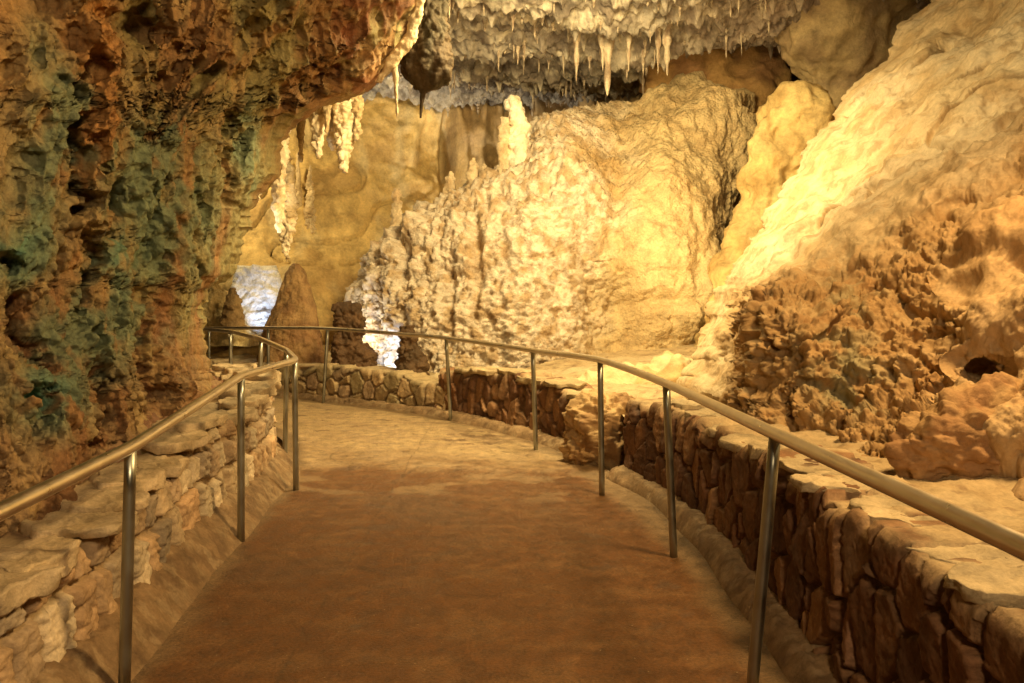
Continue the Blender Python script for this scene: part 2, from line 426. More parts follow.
wl = stone_wall('stone_wall', 'tan rubble wall of upright stones with flat caps along the left side of the path',
                [(-1.72, .3), (-1.74, 1.6), (-1.80, 3.2), (-1.98, 5.0), (-2.06, 6.4), (-2.25, 7.5), (-2.9, 8.7), (-3.8, 9.7), (-5.2, 10.6)],
                [.42, .45, .50, .60, .72, .78, .78, .70, .6], -1, PAL_L, sw=.19, sh=.34, thick=.34, footing=(.25, .2), seed=4, ds=.009, kerb=1.25, courses=(.06, .38, .58), mortar=(.34, .25, .15))
# capstones lie along the wall tops
def caps(w, s0, s1, step, inset, col, seed, size=(.2, .15, .07), lift=.02):
    root, p, s, Nn, hh, off = w
    rg = np.random.default_rng(seed); x = s0; k = 0
    while x < s1:
        i = int(np.argmin(np.abs(s - x)))
        d = inset + rg.uniform(-.04, .05)
        q = p[i] + Nn[i] * d
        sc = rg.uniform(.75, 1.3)
        rz = math.atan2(Nn[i][0], -Nn[i][1]) + rg.uniform(-.3, .3)
        slab_mesh('capstone', size[0] * sc, size[1] * rg.uniform(.8, 1.25), size[2] * rg.uniform(.7, 1.3), M_stone, root,
                  (q[0] - off[0], q[1] - off[1], hh[i] + lift + rg.uniform(-.01, .02)), rz, np.array(col) * rg.uniform(.8, 1.15), seed * 100 + k)
        k += 1; x += step * sc * rg.uniform(.85, 1.2)
caps(wl, 1.2, 8.6, .36, .13, (.47, .37, .235), 31, (.2, .16, .075), .02)
caps(wr, .5, 6.5, .42, .185, (.43, .345, .215), 37, (.19, .15, .045), -.004)
caps(wm, .3, 2.7, .42, .12, (.40, .31, .18), 39, (.2, .15, .05), .0)

# =========================================================== SILT TERRAINS
def terrain(polyA, polyB, za, zb, n, m, colf, name='terrain', amp=.03, kn=0, seed=0):
    a, _ = poly_sample(polyA, .05); b, _ = poly_sample(polyB, .05)
    u = np.linspace(0, 1, n)
    a = np.stack([np.interp(u, np.linspace(0, 1, len(a)), a[:, k]) for k in (0, 1)], -1)
    b = np.stack([np.interp(u, np.linspace(0, 1, len(b)), b[:, k]) for k in (0, 1)], -1)
    t = np.linspace(0, 1, m)
    XY = a[:, None] * (1 - t)[None, :, None] + b[:, None] * t[None, :, None]
    zA = np.interp(u, np.linspace(0, 1, len(za)), za)[:, None]; zB = np.interp(u, np.linspace(0, 1, len(zb)), zb)[:, None]
    P = np.dstack([XY, zA * (1 - t) + zB * t])
    P[..., 2] += amp * fbm(P * C(2.2, 2.2, 1), 5, seed) + amp * .25 * fbm(P * 11, 3, seed + 2)
    if kn: P[..., 2] += kn * knobs(P, .12, seed) + kn * .6 * knobs(P, .06, seed + 1)
    return tag(np_mesh(name, P, grid_quads(n, m), M_ledge, color=colf(P)), kind='structure')

def sand(P):
    c = np.broadcast_to(C(.47, .36, .21), P.shape).copy()
    c = mixc(c, C(.33, .23, .12), smooth(.0, .6, fbm(P * 2.5, 5, 3)) * .7)
    c = mixc(c, C(.22, .14, .08), smooth(.35, .6, fbm(P * 11, 3, 13)) * .6)
    return mixc(c, C(.56, .46, .30), smooth(.1, .6, fbm(P * 1.1, 4, 23)) * .5)
terrain([(1.5, 0), (1.5, 2), (1.47, 3.4), (1.49, 5.0), (1.36, 6.2), (1.05, 7.1), (.95, 8.0), (.62, 8.9), (.1, 9.8), (-.5, 10.6)],
        [(5, 0), (5, 2), (4.6, 3.4), (4.5, 5), (4.6, 6.2), (4.6, 8), (4.6, 9.6), (4.4, 11.5), (3.5, 13), (2.5, 14)],
        [.69, .69, .69, .71, .70, .45, .5, .55, .55, .50], [.80, .80, .8, .8, .85, .9, .9, .9, .9, .8], 420, 220, sand, amp=.035, seed=3)
def rubble_c(P):
    c = np.broadcast_to(C(.24, .13, .075), P.shape).copy()
    return mixc(c, C(.34, .22, .12), smooth(-.1, .5, fbm(P * 3, 4, 6)))
terrain([(-1.95, 0), (-1.97, 1.6), (-2.05, 3.2), (-2.22, 5.0), (-2.3, 6.4), (-2.5, 7.6), (-3.1, 8.9), (-4.2, 10.1)],
        [(-5, 0), (-5, 1.6), (-5, 3.2), (-5, 5), (-5, 6.4), (-5, 7.6), (-5.2, 9), (-5.6, 10.4)],
        [.36, .38, .44, .54, .64, .70, .68, .6], [.8, .8, .85, .9, 1.0, 1.0, 1.0, 1.0], 420, 160, rubble_c, amp=.05, kn=.05, seed=8)
def back_c(P):
    c = np.broadcast_to(C(.55, .45, .28), P.shape).copy()
    return mixc(c, C(.36, .27, .15), smooth(-.1, .5, fbm(P * 1.5, 4, 6)))
terrain([(-.9, 10.9), (-1.5, 11.5), (-2.4, 12.2), (-3.4, 12.85), (-4.4, 13.4), (-6.5, 14.1)],
        [(1, 18.5), (-.5, 18.5), (-2.5, 18.5), (-4.5, 18.5), (-6.5, 18.5), (-9, 18.5)],
        [.38, .38, .38, .36, .36, .4], [.9] * 6, 160, 160, back_c, amp=.06, seed=18)

# ============================================================ RELIEF BUILDER
def relief(name, label, cat, rows, side, far_x, tps, ystep, nx, disp, colf, mat, wrap=2.6, bend=40, dents=(), power=1.0, edge_soft=True, jit=0, face=0.0):
    """a rock face: rows give the free edge x for each y; the face runs from far_x to it and then turns back into depth"""
    rows = np.array(rows, float)
    ys = np.arange(rows[0, 0], rows[-1, 0] + .1, ystep)
    xe = np.interp(ys, rows[:, 0], rows[:, 1])
    xe = xe + jit * fbm(np.stack([ys / 22, 0 * ys + .5, 0 * ys], -1), 4, 17, .6)
    u = np.linspace(0, 1, nx) ** power
    nw = 26; w = np.linspace(0, 1, nw + 1)[1:]
    PX = far_x + (xe[:, None] - far_x) * u[None]
    PYg = ys[:, None] + 0 * PX
    D = tps(PX, PYg)
    # rounded roll towards the free edge
    edge = np.abs(xe[:, None] - PX)
    D = D + .5 * np.exp(-edge / 9.0)
    for (x, y, rx, ry, a) in dents:
        D = D + a * np.exp(-(((PX - x) / rx) ** 2 + ((PYg - y) / ry) ** 2) ** 1.6)
    PXw = xe[:, None] - side * bend * (w ** 1.5)[None] * np.ones_like(ys)[:, None]
    Dw = D[:, -1:] + wrap * (w ** 1.3)[None]
    PXa = np.hstack([PX, PXw]); PYa = np.hstack([PYg, ys[:, None] + 0 * PXw]); Da = np.hstack([D, Dw])
    P = at(PXa, PYa, Da)
    N = grid_normals(P)
    if (N[..., 1].mean()) > 0: N = -N
    N = N + face * C(0, -1, 0); N /= np.linalg.norm(N, axis=-1, keepdims=True)
    soft = np.hstack([.3 + .7 * smooth(0, 45, edge), np.full(Dw.shape, .3)])
    macro, micro = disp
    P1 = P + N * (macro(P, PXa, PYa) * soft)[..., None]
    N1 = grid_normals(P1)
    N1 = np.where((N1 * N).sum(-1, keepdims=True) < 0, -N1, N1)
    N1 = .45 * N1 + N; N1 /= np.linalg.norm(N1, axis=-1, keepdims=True)
    P2 = P1 + N1 * (micro(P1, PXa, PYa) * soft)[..., None]
    o = np_mesh(name, P2, grid_quads(*P2.shape[:2]), mat, color=colf(P1, PXa, PYa))
    return tag(o, label, cat)

# ------------------------------------------------------------ left cave wall
L_rows = [(-220, 470), (0, 425), (20, 415), (50, 402), (75, 388), (92, 372), (102, 345), (109, 318), (118, 303), (126, 290), (150, 285), (170, 278),
          (188, 268), (200, 255), (230, 246), (255, 240), (272, 233), (280, 222), (287, 208), (320, 203), (350, 203), (375, 212), (400, 236), (450, 245), (570, 250), (740, 250)]
L_tps = TPS([(0, 0, 3.6), (0, 250, 3.85), (0, 500, 3.4), (100, 0, 4.3), (100, 250, 5.0), (100, 450, 4.6), (200, 0, 5.2), (200, 150, 6.2), (200, 300, 7.0),
             (200, 400, 6.8), (240, 250, 7.6), (280, 150, 8), (300, 0, 6.4), (300, 90, 7.4), (350, 90, 8), (400, 0, 7.8), (420, 40, 8.4), (-300, 0, 2.7),
             (-300, 300, 2.8), (-300, 550, 2.4), (100, -220, 3.8), (400, -220, 6.6), (-300, -220, 2.6), (0, 570, 3.3), (200, 570, 6.5), (-420, 550, 2.1), (-420, 740, 2.0), (0, 740, 3.2), (240, 740, 6.6)])
def L_macro(P, x, y):
    Q = P * C(1, .38, 1)
    top = smooth(190, 60, y)
    bend = .12 * np.stack([perlin(P * 1.1, 91), perlin(P * 1.1, 92), 0 * x], -1)
    Qb = Q + bend
    flute = fbm(Qb * C(3.0, 3.0, .22), 3, 3)
    rid = ridged(Qb * C(4.6, 4.6, .26), 3, 13, .55) - .5
    colu = ridged(Q * C(1.6, 1.6, .2) + C(0, 0, 3), 3, 19) - .5
    h = .17 * flute + .22 * rid * (.8 + .35 * top) + .18 * colu + .035 * fbm(Q * C(3.5, 3.5, 1.5), 4, 7)
    wx = x + 16 * fbm(np.stack([x / 60, y / 34, 0 * x], -1), 4, 64)
    h = h + .24 * np.exp(-((wx - 97 - 6 * np.sin(y / 60)) / 17) ** 2) * smooth(310, 180, y)
    h = h + .20 * np.exp(-((wx - 45) / 34) ** 2) * smooth(-20, 60, y) * smooth(330, 240, y)
    h = h + .20 * np.exp(-((wx - 172 - .05 * (y - 200)) / 30) ** 2) * smooth(60, 140, y)
    br = smooth(-.5, .2, perlin(np.stack([x / 40, y / 30, 0 * x], -1), 65))
    for (gx, ga, gp, y0, y1, dep, wd) in ((80, 8, 33, 60, 330, .26, 6), (30, 14, 50, 250, 430, .26, 8), (114, 5, 40, 20, 240, .18, 6), (202, 6, 45, 120, 330, .14, 5), (150, 8, 30, 230, 420, .12, 6),
                                          (232, 4, 30, 120, 240, .18, 5), (100, 12, 28, 330, 470, .22, 6)):
        h = h - dep * br * np.exp(-((wx - gx - ga * np.sin(y / gp)) / wd) ** 2) * smooth(y0 - 15, y0 + 15, y) * smooth(y1 + 15, y1 - 15, y)
    fr = np.hypot(x - 150, y - 150); fa = np.arctan2(y - 150, x - 150)
    fan = ridged(np.stack([fa * 6.0, fr / 300, 0 * x + 4], -1), 3, 68, .5) - .5
    h = h + .24 * fan * smooth(160, 90, y) * smooth(110, 170, x)
    h = h - .30 * blob(x, y, 118, 205, 9, 26) - .3 * blob(wx, y, 163, 82, 8, 12) - .2 * blob(wx, y, 237, 118, 7, 12)
    return h - .45 * blob(wx, y, 148, 22, 22, 24) - .22 * blob(x, y, 20, 330, 22, 50)
def L_micro(P, x, y):
    W = popcorn(P * C(1, .7, .7), 1); low = smooth(110, 260, y)
    pm = smooth(-.3, .25, fbm(P * C(1.6, .8, 1.2), 3, 31) + .8 * low - .42)
    pm = pm * (1 - .85 * np.exp(-((x - 98) / 16) ** 2) * smooth(290, 220, y)) * (1 - .5 * blob(x, y, 185, 130, 60, 110))
    pm = np.maximum(pm, .9 * blob(x, y, 58, 170, 26, 120))
    k = .035 * knobs(W, .17, 2) + .055 * knobs(W, .085, 5) + .04 * knobs(W, .045, 6)
    drip = ridged(P * C(9, 6, .8), 3, 33) - .5
    return (.2 + .8 * pm) * k + .085 * drip * (1 - .75 * pm) + .016 * fbm(P * C(13, 13, 8), 5, 9, .62) - .05
def L_col(P, x, y):
    n1 = fbm(P * C(1.8, 1.2, .4), 5, 41); n2 = fbm(P * C(5, 3, .5), 4, 43); n3 = fbm(P * 4, 4, 47)
    c = np.broadcast_to(C(.30, .17, .07), P.shape).copy()
    c = mixc(c, C(.38, .265, .115), smooth(-.2, .5, n1))
    c = mixc(c, C(.32, .165, .06), smooth(.15, .55, n2) * .5)
    orange = np.exp(-((x - 97) / 22) ** 2) * smooth(300, 200, y) + .8 * np.exp(-((x - 15) / 30) ** 2) * smooth(120, 40, y)
    c = mixc(c, C(.50, .24, .065), np.clip(orange, 0, 1) * (.55 + .3 * smooth(-.4, .4, n3)))
    red = smooth(230, 330, y) * smooth(-.3, .3, n2 + .3 * n3)
    c = mixc(c, C(.22, .105, .05), red * .55)
    low_tan = smooth(300, 400, y) * smooth(-.05, .35, n3)
    c = mixc(c, C(.36, .24, .12), low_tan * .7)
    olive = smooth(-.3, .25, fbm(P * C(1.8, 1.2, .6), 4, 53)) * smooth(105, 150, x) * smooth(390, 310, y)
    c = mixc(c, C(.27, .235, .10), olive * .85)
    g = (blob(x, y, 22, 240, 28, 45) + blob(x, y, 58, 130, 34, 60) * .9 + blob(x, y, 135, 215, 40, 75) * .8 + blob(x, y, 95, 330, 50, 40) * .8 + blob(x, y, 45, 395, 45, 35) * .85
         + blob(x, y, 250, 150, 10, 45) * .9 + blob(x, y, 205, 230, 26, 80) * .35 + blob(x, y, 30, 40, 25, 40) * .3 + blob(x, y, 160, 150, 40, 40) * .5)
    g = np.clip(g * (1.0 + .8 * n3) * 1.6, 0, 1) * smooth(-.6, .1, n1 + n3)
    c = mixc(c, C(.165, .225, .14), np.clip(g, 0, 1) * .85)
    teal = np.clip(blob(x, y, 15, 240, 22, 35) + blob(x, y, 115, 255, 22, 35) * .8 + blob(x, y, 40, 395, 22, 18), 0, 1) * smooth(-.45, .2, n3)
    c = mixc(c, C(.11, .26, .19), teal * .85)
    dr = smooth(330, 350, x) * smooth(-.3, .4, n2)
    c = mixc(c, C(.20, .055, .02), dr * .7)
    return c
relief('cave_wall', 'towering left cave wall crusted with green and brown cave coral, overhanging the path', 'cave wall',
       L_rows, 1, -420, L_tps, 1.3, 680, (L_macro, L_micro), L_col, M_wall, wrap=3.2, bend=50, power=.72, jit=8, face=1.1)

# ----------------------------------------------------------- right rock slope
R_rows = [(-250, 1080), (0, 930), (30, 900), (60, 878), (100, 842), (130, 818), (160, 800), (190, 782), (220, 758), (250, 742), (280, 722), (310, 706), (350, 692),
          (380, 688), (400, 690), (420, 704), (530, 770), (690, 790)]
R_tps = TPS([(930, 0, 10.5), (880, 60, 10.3), (800, 160, 10), (760, 220, 9.8), (715, 300, 9.3), (690, 350, 8.8), (690, 400, 7.2), (760, 420, 5.7), (830, 440, 4.9),
             (920, 470, 4.1), (1024, 490, 3.65), (1024, 250, 4.9), (920, 300, 5.2), (920, 200, 6.4), (830, 300, 5.9), (830, 215, 7.6), (750, 310, 6.7), (735, 265, 8.8), (770, 235, 8.6), (900, 100, 8.8), (1024, 0, 8.3), (1024, 120, 6.5), (850, 380, 5.3),
             (1300, 490, 2.8), (1300, 0, 5.8), (1300, 250, 4.0), (1000, -250, 11), (1500, -250, 6), (760, 480, 5.4), (1024, 530, 3.5), (1500, 490, 2.4), (1500, 530, 2.4), (1024, 690, 3.4), (1500, 690, 2.3), (790, 690, 5.2)])
def R_line(x, y):       # >0 below the edge of the smooth flowstone apron
    return ((y - 345) * 310 + (x - 690) * 295) / math.hypot(310, 295)
def BIG(P, x, y):
    return smooth(938, 968, x + .1 * (y - 250) + 22 * perlin(P * 2, 2)) * smooth(165, 215, y - .35 * (1024 - x))
def R_mask(P, x, y):
    m = smooth(45, 110, R_line(x, y) + 34 * fbm(P * 1.5, 4, 61))
    m = np.maximum(m, smooth(715, 735, x) * smooth(260, 310, y + .25 * (x - 720)))
    return m * (1 - .85 * BIG(P, x, y))
def R_macro(P, x, y):
    Q = P * C(1, .5, 1); m = R_mask(P, x, y); big = BIG(P, x, y)
    diag = perlin(np.stack([(x + y * .95) / 160, (y - x) / 26, 0 * x], -1), 5)
    fl = ridged(np.stack([(x - .95 * y) / 210 + .25 * perlin(P * .7, 6), (x * .9 + y) / 34, 0 * x], -1), 4, 76, .6) - .5
    h = .22 * fbm(P * C(.9, .7, .9), 4, 71)
    h = h + (1 - m) * (.05 * diag + .05 * fl - .12 * smooth(.12, 0, np.abs(perlin(P * 1.2, 77))) * smooth(0, .3, perlin(P * .8, 78)))
    h = h + m * (.16 * (ridged(Q * 1.6, 3, 79) - .4) - .08 * smooth(.14, 0, np.abs(perlin(Q * 2.4, 83))))
    return h + big * (.26 * fbm(P * 1.5, 2, 81) - .10 * smooth(.2, 0, np.abs(perlin(P * 1.1, 84))) + .10)
def R_micro(P, x, y):
    W = popcorn(P * C(1, .75, 1), 2); m = R_mask(P, x, y)
    pt = smooth(-.5, .1, fbm(P * 2.3, 3, 86))
    k = .07 * knobs(W, .17, 12) + .055 * knobs(W, .09, 15) + .035 * knobs(W, .048, 16) + .05 * fbm(P * 8, 5, 18, .62)
    return m * (k * (.35 + .65 * pt) - .05) + (1 - m) * (.03 * fbm(P * 4, 6, 75, .6) + .02 * knobs(W, .06, 17) * smooth(.1, .4, fbm(P * 1.5, 3, 87)))
def R_col(P, x, y):
    m = R_mask(P, x, y); n1 = fbm(P * 1.6, 5, 91); n2 = fbm(P * 5, 4, 93)
    c = np.broadcast_to(C(.60, .47, .29), P.shape).copy()
    c = mixc(c, C(.50, .35, .18), smooth(-.1, .5, n1) * .7)
    c = mixc(c, C(.66, .56, .40), smooth(.1, .5, fbm(P * .9, 3, 96)) * .6)
    c = mixc(c, C(.36, .24, .12), smooth(.15, .5, fbm(P * 4.5, 5, 97, .6)) * .6)
    pc = np.broadcast_to(C(.38, .245, .115), P.shape).copy()
    pc = mixc(pc, C(.46, .32, .17), smooth(.0, .5, n2) * .8)
    pc = mixc(pc, C(.29, .15, .06), smooth(.05, .5, n1) * .5)
    pc = mixc(pc, C(.27, .25, .15), np.clip(blob(x, y, 835, 360, 45, 30) + blob(x, y, 850, 395, 30, 25) + .7 * blob(x, y, 850, 290, 40, 40), 0, 1) * smooth(-.3, .3, n2) * .8)
    pc = mixc(pc, C(.50, .25, .07), blob(x, y, 712, 375, 16, 26) * .7)
    c = mixc(c, pc, m)
    return mixc(c, C(.42, .275, .14), BIG(P, x, y) * (.75 + .2 * n1))
relief('rock_slope', 'huge slanting rock slope on the right, smooth pale crest above knobbly brown cave coral', 'rock slope',
       R_rows, -1, 1500, R_tps, 1.2, 680, (R_macro, R_micro), R_col, M_slope, wrap=3.5, bend=30, power=.8, jit=9, face=.8,
       dents=[(992, 366, 19, 10, .6), (1000, 487, 60, 12, .7), (708, 408, 17, 7, 1.0)])

# ----------------------------------------------------------------- back wall
B_rows = [(-160, 1000), (40, 1000), (430, 1000)]
B_tps = TPS([(150, 100, 16), (300, 200, 16.6), (440, 150, 17.6), (520, 120, 18), (600, 100, 17.6), (700, 60, 17), (900, 50, 17.5), (300, 330, 14.8), (200, 330, 14.8),
             (440, 330, 16.4), (150, -160, 15), (600, -160, 18), (1000, -160, 18), (150, 430, 14.5), (1000, 430, 17), (600, 430, 17), (390, 120, 17.2)])
def B_disp(P, x, y):
    st = perlin(np.stack([P[..., 0] * .5, P[..., 1] * .5, P[..., 2] * 4.5], -1), 4)
    folds = ridged(P * C(1.6, 1.6, .35), 3, 17) - .5
    fm = smooth(395, 425, x) * smooth(195, 150, y)
    h = .20 * fbm(P * C(.5, .5, .5), 3, 101) + .14 * st * smooth(270, 310, y) + .05 * fbm(P * 2.5, 5, 103, .55) + fm * .55 * folds
    h = h + .5 * blob(x, y, 480, 130, 26, 45) - .7 * blob(x, y, 448, 150, 7, 40) - .9 * blob(x, y, 565, 115, 14, 35) - 1.2 * blob(x, y, 760, 40, 28, 45)
    h = h - .5 * smooth(.02, -.05, np.abs(perlin(P * C(.5, .5, 1.1), 130)) - .02) * smooth(150, 200, y)
    return h
def B_col(P, x, y):
    n1 = fbm(P * C(.8, .8, 1.6), 5, 111); n2 = fbm(P * C(1.5, 1.5, .4), 4, 113)
    c = np.broadcast_to(C(.56, .40, .16), P.shape).copy()
    c = mixc(c, C(.40, .26, .10), smooth(-.1, .5, n1) * .7)
    c = mixc(c, C(.56, .46, .26), smooth(.1, .6, n2) * .6)
    c = mixc(c, C(.30, .21, .12), smooth(430, 470, x) * smooth(210, 150, y) * .7)
    return c
relief('cave_wall', 'far back cave wall of smooth golden limestone behind the stalagmites', 'cave wall',
       B_rows, 1, 120, B_tps, 2.2, 420, (B_disp, lambda P, x, y: .04 * fbm(P * 3, 5, 104, .6)), B_col, M_far, wrap=2, bend=0)

# -------------------------------------------------------------------- ceiling
cx_, cy_ = np.meshgrid(np.linspace(-6.5, 12, 640), np.linspace(8.5, 20, 520))
def ceil_z(x, y):
    return 6.05 - .02 * (y - 14) + .10 * (x - 1) * smooth(0, 6, x) + 0 * x
P = np.dstack([cx_, cy_, ceil_z(cx_, cy_)])
step = fbm(np.stack([P[..., 0] * .35, P[..., 1] * 1.1, 0 * cx_], -1), 4, 121)
W = popcorn(P, 5)
hz = .22 * step + .10 * (np.round(step * 5) / 5) + .10 * fbm(P * C(1.6, 3, 1), 4, 125) - .09 * knobs(W, .34, 22) - .09 * knobs(W, .16, 25) - .07 * fbm(P * 7, 4, 26, .6)
S1, _, SI = worley(P * C(5.2, 5.2, 0) + C(0, 0, .5), 28)
hz = hz - .34 * np.clip(1 - S1 / .42, 0, 1) ** 1.4 * JIT[SI][..., 1] ** 2
P[..., 2] += hz
n1 = fbm(P * C(.8, 2.2, 1), 5, 127); n2 = fbm(P * 3, 4, 129)
cc = np.broadcast_to(C(.36, .32, .26), P.shape).copy()
cc = mixc(cc, C(.54, .49, .39), smooth(0, .4, n1))
cc = mixc(cc, C(.15, .12, .095), smooth(-.1, .3, n2) * .85)
cc = mixc(cc, C(.34, .25, .19), smooth(2.2, 4.5, P[..., 0]) * .6)
CE = P
tag(np_mesh('cave_ceiling', P, grid_quads(520, 640), M_ceil, color=cc), 'pale rough cave ceiling at the top, bristling with small stalactites', 'cave ceiling')
def ceil_at(x, y):
    i = int(np.clip((y - 8.5) / 11.5 * 519, 0, 519)); j = int(np.clip((x + 6.5) / 18.5 * 639, 0, 639))
    return CE[i, j, 2]

# ============================================================= SOLID BUILDER
def solid(name, label, cat, rows, D0, ratio, disp, color, mat, ny=60, nth=64, lean=0.0, parent=None, rmax=9, group=None, pw=.9, bulge=None):
    """closed rock lofted through rows (y, x_left, x_right): real depth = ratio * half width"""
    r = np.array(rows, float)
    ys = np.linspace(r[0, 0], r[-1, 0], ny)
    xl = np.interp(ys, r[:, 0], r[:, 1]); xr = np.interp(ys, r[:, 0], r[:, 2])
    tt = (ys - ys[0]) / (ys[-1] - ys[0])
    th = np.linspace(0, 2 * np.pi, nth, endpoint=False)
    c = np.sign(np.cos(th)) * np.abs(np.cos(th)) ** pw; s = np.sign(np.sin(th)) * np.abs(np.sin(th)) ** pw
    D = D0 + lean * (1 - tt)
    a = (xr - xl) / 2; m = (xr + xl) / 2
    rd = np.minimum(a * D / F * ratio, rmax)
    if bulge is not None: rd = rd * np.interp(tt, [0, 1], bulge)
    Dg = D[:, None] - rd[:, None] * s[None]
    # x in metres about the row's own depth so that the ring is a true oval in plan
    X = (m[:, None] - CX) * Dg / F + a[:, None] * D[:, None] / F * c[None]
    Z = CAMZ - (ys[:, None] - HY) * D[:, None] / F + 0 * Dg
    P = np.dstack([X, Dg, Z])
    N = grid_normals(P, True)
    ctr = P.mean(1, keepdims=True)
    if ((P - ctr) * N).sum(-1).mean() < 0: N = -N
    px = CX + X / Dg * F; py = ys[:, None] + 0 * px
    P2 = P + N * disp(P, px, py)[..., None]
    col = color(P, px, py) if callable(color) else np.broadcast_to(np.array(color), P.shape)
    org = np.array([X[-1].mean(), D[-1], Z[-1, 0]]) if Z[-1, 0] < CAMZ + 2 else np.array([X[0].mean(), D[0], Z[0, 0]])
    V = np.vstack([P2.reshape(-1, 3), P2[0].mean(0)[None], P2[-1].mean(0)[None]]) - org
    col = np.vstack([col.reshape(-1, 3), col[0, :1], col[-1, :1]])
    k = ny * nth; tr = []
    for j in range(nth):
        tr.append((k, (j + 1) % nth, j)); tr.append((k + 1, (ny - 1) * nth + j, (ny - 1) * nth + (j + 1) % nth))
    o = np_mesh(name, V, grid_quads(ny, nth, True), mat, parent, color=col, tris=tr)
    o.location = org
    return tag(o, label, cat, group)

# ------------------------------------------------------------- central mound
def M_disp(P, x, y):
    W = popcorn(P, 3)
    pm = smooth(700, 600, x + 20 * fbm(P * 1.2, 3, 141)) * .9 + .1
    lf = smooth(640, 560, x + 30 * fbm(P * .6, 2, 140))
    h = lf * (.09 * (ridged(P * C(2.4, 2.4, .55) + .35 * fbm(P * 1.1, 2, 139)[..., None], 4, 149, .6) - .5) + .05 * fbm(P * C(7, 7, .8), 3, 148)) + .36 * fbm(P * C(.55, .55, .45), 3, 143) + .10 * fbm(P * C(2.6, 2.6, .45), 3, 145) + .05 * fbm(P * 4, 5, 147, .6)
    h = h + .34 * np.exp(-((x - 694) / 40) ** 2) - .26 * np.exp(-((x - 618 + .12 * (y - 200)) / 22) ** 2) + .22 * np.exp(-((x - 545 + .2 * (y - 250)) / 38) ** 2)
    h = h + pm * (.035 * knobs(W, .21, 32) * smooth(-.3, .2, perlin(P * 1.6, 31)) + .055 * knobs(W, .085, 35) + .045 * fbm(P * 13, 4, 36, .62)) + (1 - pm) * .03 * fbm(P * 6, 5, 38, .6)
    h = h - .30 * blob(x, y, 478, 262, 6, 34) - .22 * blob(x, y, 408, 255, 6, 32) - .22 * blob(x, y, 450, 290, 5, 30) - .2 * blob(x, y, 660, 300, 30, 6)
    h = h - .3 * blob(x, y, 742, 122, 12, 3.5) + .18 * blob(x, y, 740, 108, 10, 8)
    h = h - .25 * blob(x, y, 628, 300, 8, 12)
    return h
def M_col(P, x, y):
    n1 = fbm(P * 1.3, 5, 151); n2 = fbm(P * 5, 4, 153)
    left = smooth(640, 560, x + 30 * n1)
    c = np.broadcast_to(C(.57, .44, .24), P.shape).copy()
    c = mixc(c, C(.64, .55, .43), left)
    c = mixc(c, C(.40, .27, .13), smooth(.0, .4, n2) * (.35 + .4 * left))
    sp = smooth(.15, .4, fbm(P * 11, 3, 157))
    c = mixc(c, C(.33, .21, .11), sp * (.12 + .42 * left))
    c = mixc(c, C(.45, .31, .15), smooth(0, .5, n1) * .5 * (1 - left))
    tan = np.clip(blob(x, y, 605, 190, 26, 55) + blob(x, y, 638, 110, 16, 18) + .8 * blob(x, y, 478, 262, 8, 36), 0, 1) * smooth(-.5, .1, n1)
    c = mixc(c, C(.40, .25, .10), tan * .7)
    return c
solid('flowstone_mound', 'big glowing pale flowstone mound at the centre, knobbly on its left flank', 'flowstone',
      [(88, 676, 694), (94, 650, 715), (106, 624, 736), (119, 602, 748), (134, 572, 752), (150, 546, 752), (165, 526, 752), (180, 496, 750), (200, 452, 748), (225, 416, 745),
       (260, 384, 735), (300, 366, 722), (345, 364, 716), (400, 362, 716), (450, 360, 716)],
      13.7, .66, M_disp, M_col, M_mound, ny=340, nth=640, lean=1.4, rmax=2.6, pw=1.0, bulge=(.9, 1.1))

# ------------------------------------------------------------ other big rocks
def rock_disp(a=.12, f=1.6, seed=0, b=.03):
    def d(P, x, y):
        return a * fbm(P * f, 4, seed) + .5 * a * (ridged(P * f * 1.3, 3, seed + 5) - .5) + b * fbm(P * f * 5, 3, seed + 8)
    return d
def tint(c1, c2, f=2.5, seed=0):
    c1, c2 = np.array(c1), np.array(c2)
    def d(P, x, y):
        return mixc(np.broadcast_to(c1, P.shape).copy(), c2, smooth(-.2, .5, fbm(P * f, 5, seed)))
    return d
solid('boulder', 'angular brown boulder wedged beneath the far ceiling behind the mound', 'boulder',
      [(14, 735, 752), (30, 690, 766), (50, 655, 772), (70, 636, 778), (90, 636, 790), (112, 650, 800), (140, 660, 805)], 15.9, .6,
      rock_disp(.22, 1.1, 201), tint((.40, .24, .09), (.26, .14, .06), 1.5, 5), M_far, 90, 120)
solid('boulder', 'tall tan rock buttress hanging at the upper right beside the dark crevice', 'boulder',
      [(-110, 770, 1010), (0, 786, 960), (25, 778, 925), (50, 780, 900), (75, 796, 880), (95, 808, 862), (118, 818, 850)], 14.2, .8,
      rock_disp(.25, .9, 211), tint((.46, .35, .19), (.33, .24, .14), 1.2, 6), M_far, 110, 120)
solid('boulder', 'yellow lit rock in the gully between the mound and the right slope', 'boulder',
      [(95, 782, 812), (108, 762, 830), (130, 754, 832), (160, 750, 820), (200, 744, 800), (250, 722, 780), (310, 700, 750), (380, 690, 740)], 12.4, .7,
      rock_disp(.22, 1.4, 221), tint((.56, .42, .19), (.44, .30, .12), 1.5, 7), M_far, 110, 110)
solid('boulder', 'craggy tan boulder resting on the sandy ledge at the lower right', 'boulder',
      [(385, 1000, 1080), (400, 950, 1120), (425, 915, 1150), (450, 903, 1160), (470, 906, 1150), (480, 920, 1140), (484, 960, 1100)], 4.0, .42,
      lambda P, x, y: rock_disp(.09, 3, 241, .02)(P, x, y) + .03 * knobs(popcorn(P, 1), .09, 4), tint((.42, .27, .13), (.32, .18, .085), 4, 9), M_slope, 150, 200)
